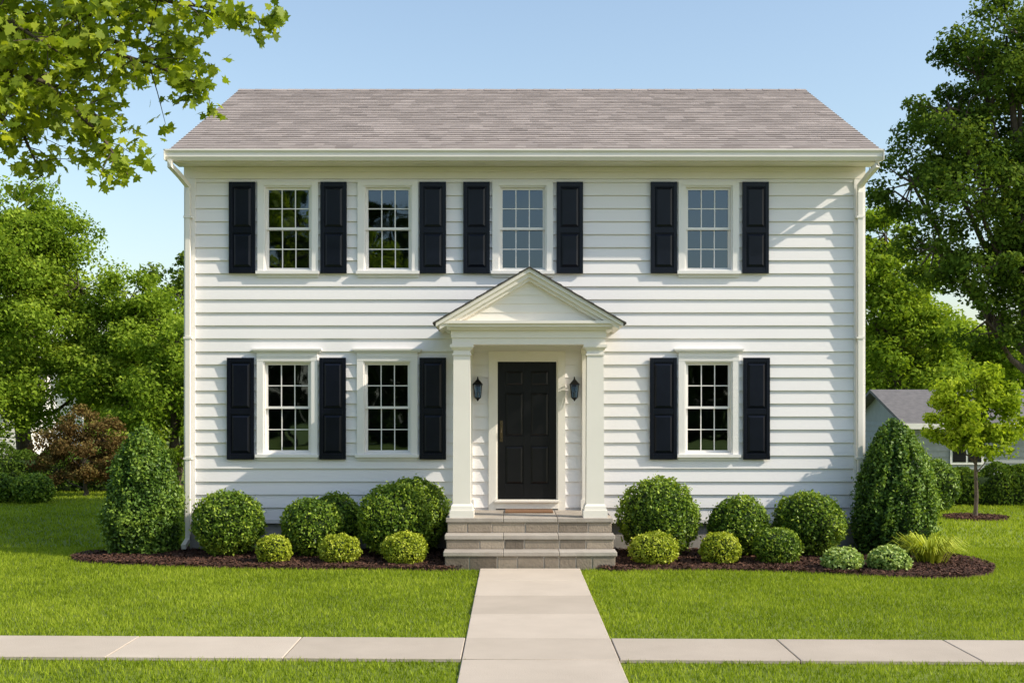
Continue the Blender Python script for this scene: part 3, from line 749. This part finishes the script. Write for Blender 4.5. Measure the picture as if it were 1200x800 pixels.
def nhouse(name,x0,x1,y0,y1,ez,rz,wall,roof):
    e=empty(name)
    mb=MB(); 
    siding(mb,x0,x1,0,ez,[],lambda a,d,z:(a,y0-d,z),e=.18,d1=.03)
    siding(mb,y0,y1,0,ez,[],lambda a,d,z:(x0-d,a,z),e=.18,d1=.03)
    mb.box(x0+.02,x1,y0+.02,y1,0,ez); 
    ym=(y0+y1)/2
    for x in (x0+.01,x1-.01): mb.face([(x,y0,ez),(x,y1,ez),(x,ym,rz-.1)])
    mb.build('walls',[wall],e)
    mb=MB(); o=.35; k=(rz-ez)/(ym-y0)
    for a,b in ((y0-o,ym),(y1+o,ym)):
        z=ez-o*k+.1
        v=[(x0-o,a,z),(x1+o,a,z),(x1+o,b,rz),(x0-o,b,rz)]; v2=[(p[0],p[1],p[2]-.1) for p in v]
        mb.mesh(v+v2,[(0,1,2,3),(7,6,5,4),(0,4,5,1),(1,5,6,2),(3,2,6,7),(0,3,7,4)])
    mb.build('roof',[roof],e)
    mb=MB(); mb.box(x0-o,x1+o,y0-o-.03,y0-o-.002,ez-o*k-.06,ez-o*k+.11)
    for i in range(2):
        xx=x0+1.2+i*2.6; mb.box(xx-.05,xx+.95,y0-.06,y0-.031,ez-1.25,ez-.25)
    mb.build('trim',[M_white],e)
    mb=MB()
    for i in range(2):
        xx=x0+1.2+i*2.6; mb.box(xx+.02,xx+.42,y0-.07,y0-.061,ez-1.18,ez-.32); mb.box(xx+.48,xx+.88,y0-.07,y0-.061,ez-1.18,ez-.32)
    mb.build('windows',[M_door],e)
nhouse('neighbour_house',12.0,20,18,24,1.75,2.8,M_nwall,M_nroof)
nhouse('neighbour_house',-26,-19.3,29,36,2.6,4.4,M_siding,M_nroof)

# ------------------------------------------------------------------ LIGHT, SKY, CAMERA
to_sun=Vector((1,-.29,.74)).normalized()
el=math.asin(to_sun.z); az=math.atan2(to_sun.x,to_sun.y)
w=bpy.data.worlds.new('World'); scene.world=w; w.use_nodes=True
nt=w.node_tree; bg=nt.nodes['Background']; sk=nt.nodes.new('ShaderNodeTexSky'); sk.sky_type='NISHITA'; sk.sun_disc=False
sk.sun_elevation=el; sk.sun_rotation=az; sk.air_density=1.35; sk.dust_density=1.3; sk.ozone_density=2.6
hs=nt.nodes.new('ShaderNodeHueSaturation'); hs.inputs['Saturation'].default_value=.9; hs.inputs['Value'].default_value=1.35
nt.links.new(sk.outputs[0],hs.inputs['Color']); nt.links.new(hs.outputs[0],bg.inputs[0]); bg.inputs[1].default_value=.15
ld=bpy.data.lights.new('sun','SUN'); ld.energy=5; ld.angle=R(.5); ld.color=(1,.91,.77)
lo=bpy.data.objects.new('sun',ld); COL.objects.link(lo); lo.rotation_euler=to_sun.to_track_quat('Z','Y').to_euler(); lo.location=(20,-5,20)
cd=bpy.data.cameras.new('camera'); cam=bpy.data.objects.new('camera',cd); COL.objects.link(cam)
cam.location=(0,-18,2.14); cam.rotation_euler=(R(90),0,0); cd.sensor_width=36; cd.lens=42.12; cd.shift_y=80/1200; cd.clip_end=2000
scene.camera=cam
scene.view_settings.view_transform='Standard'; scene.view_settings.look='None'; scene.view_settings.exposure=0; scene.view_settings.gamma=1
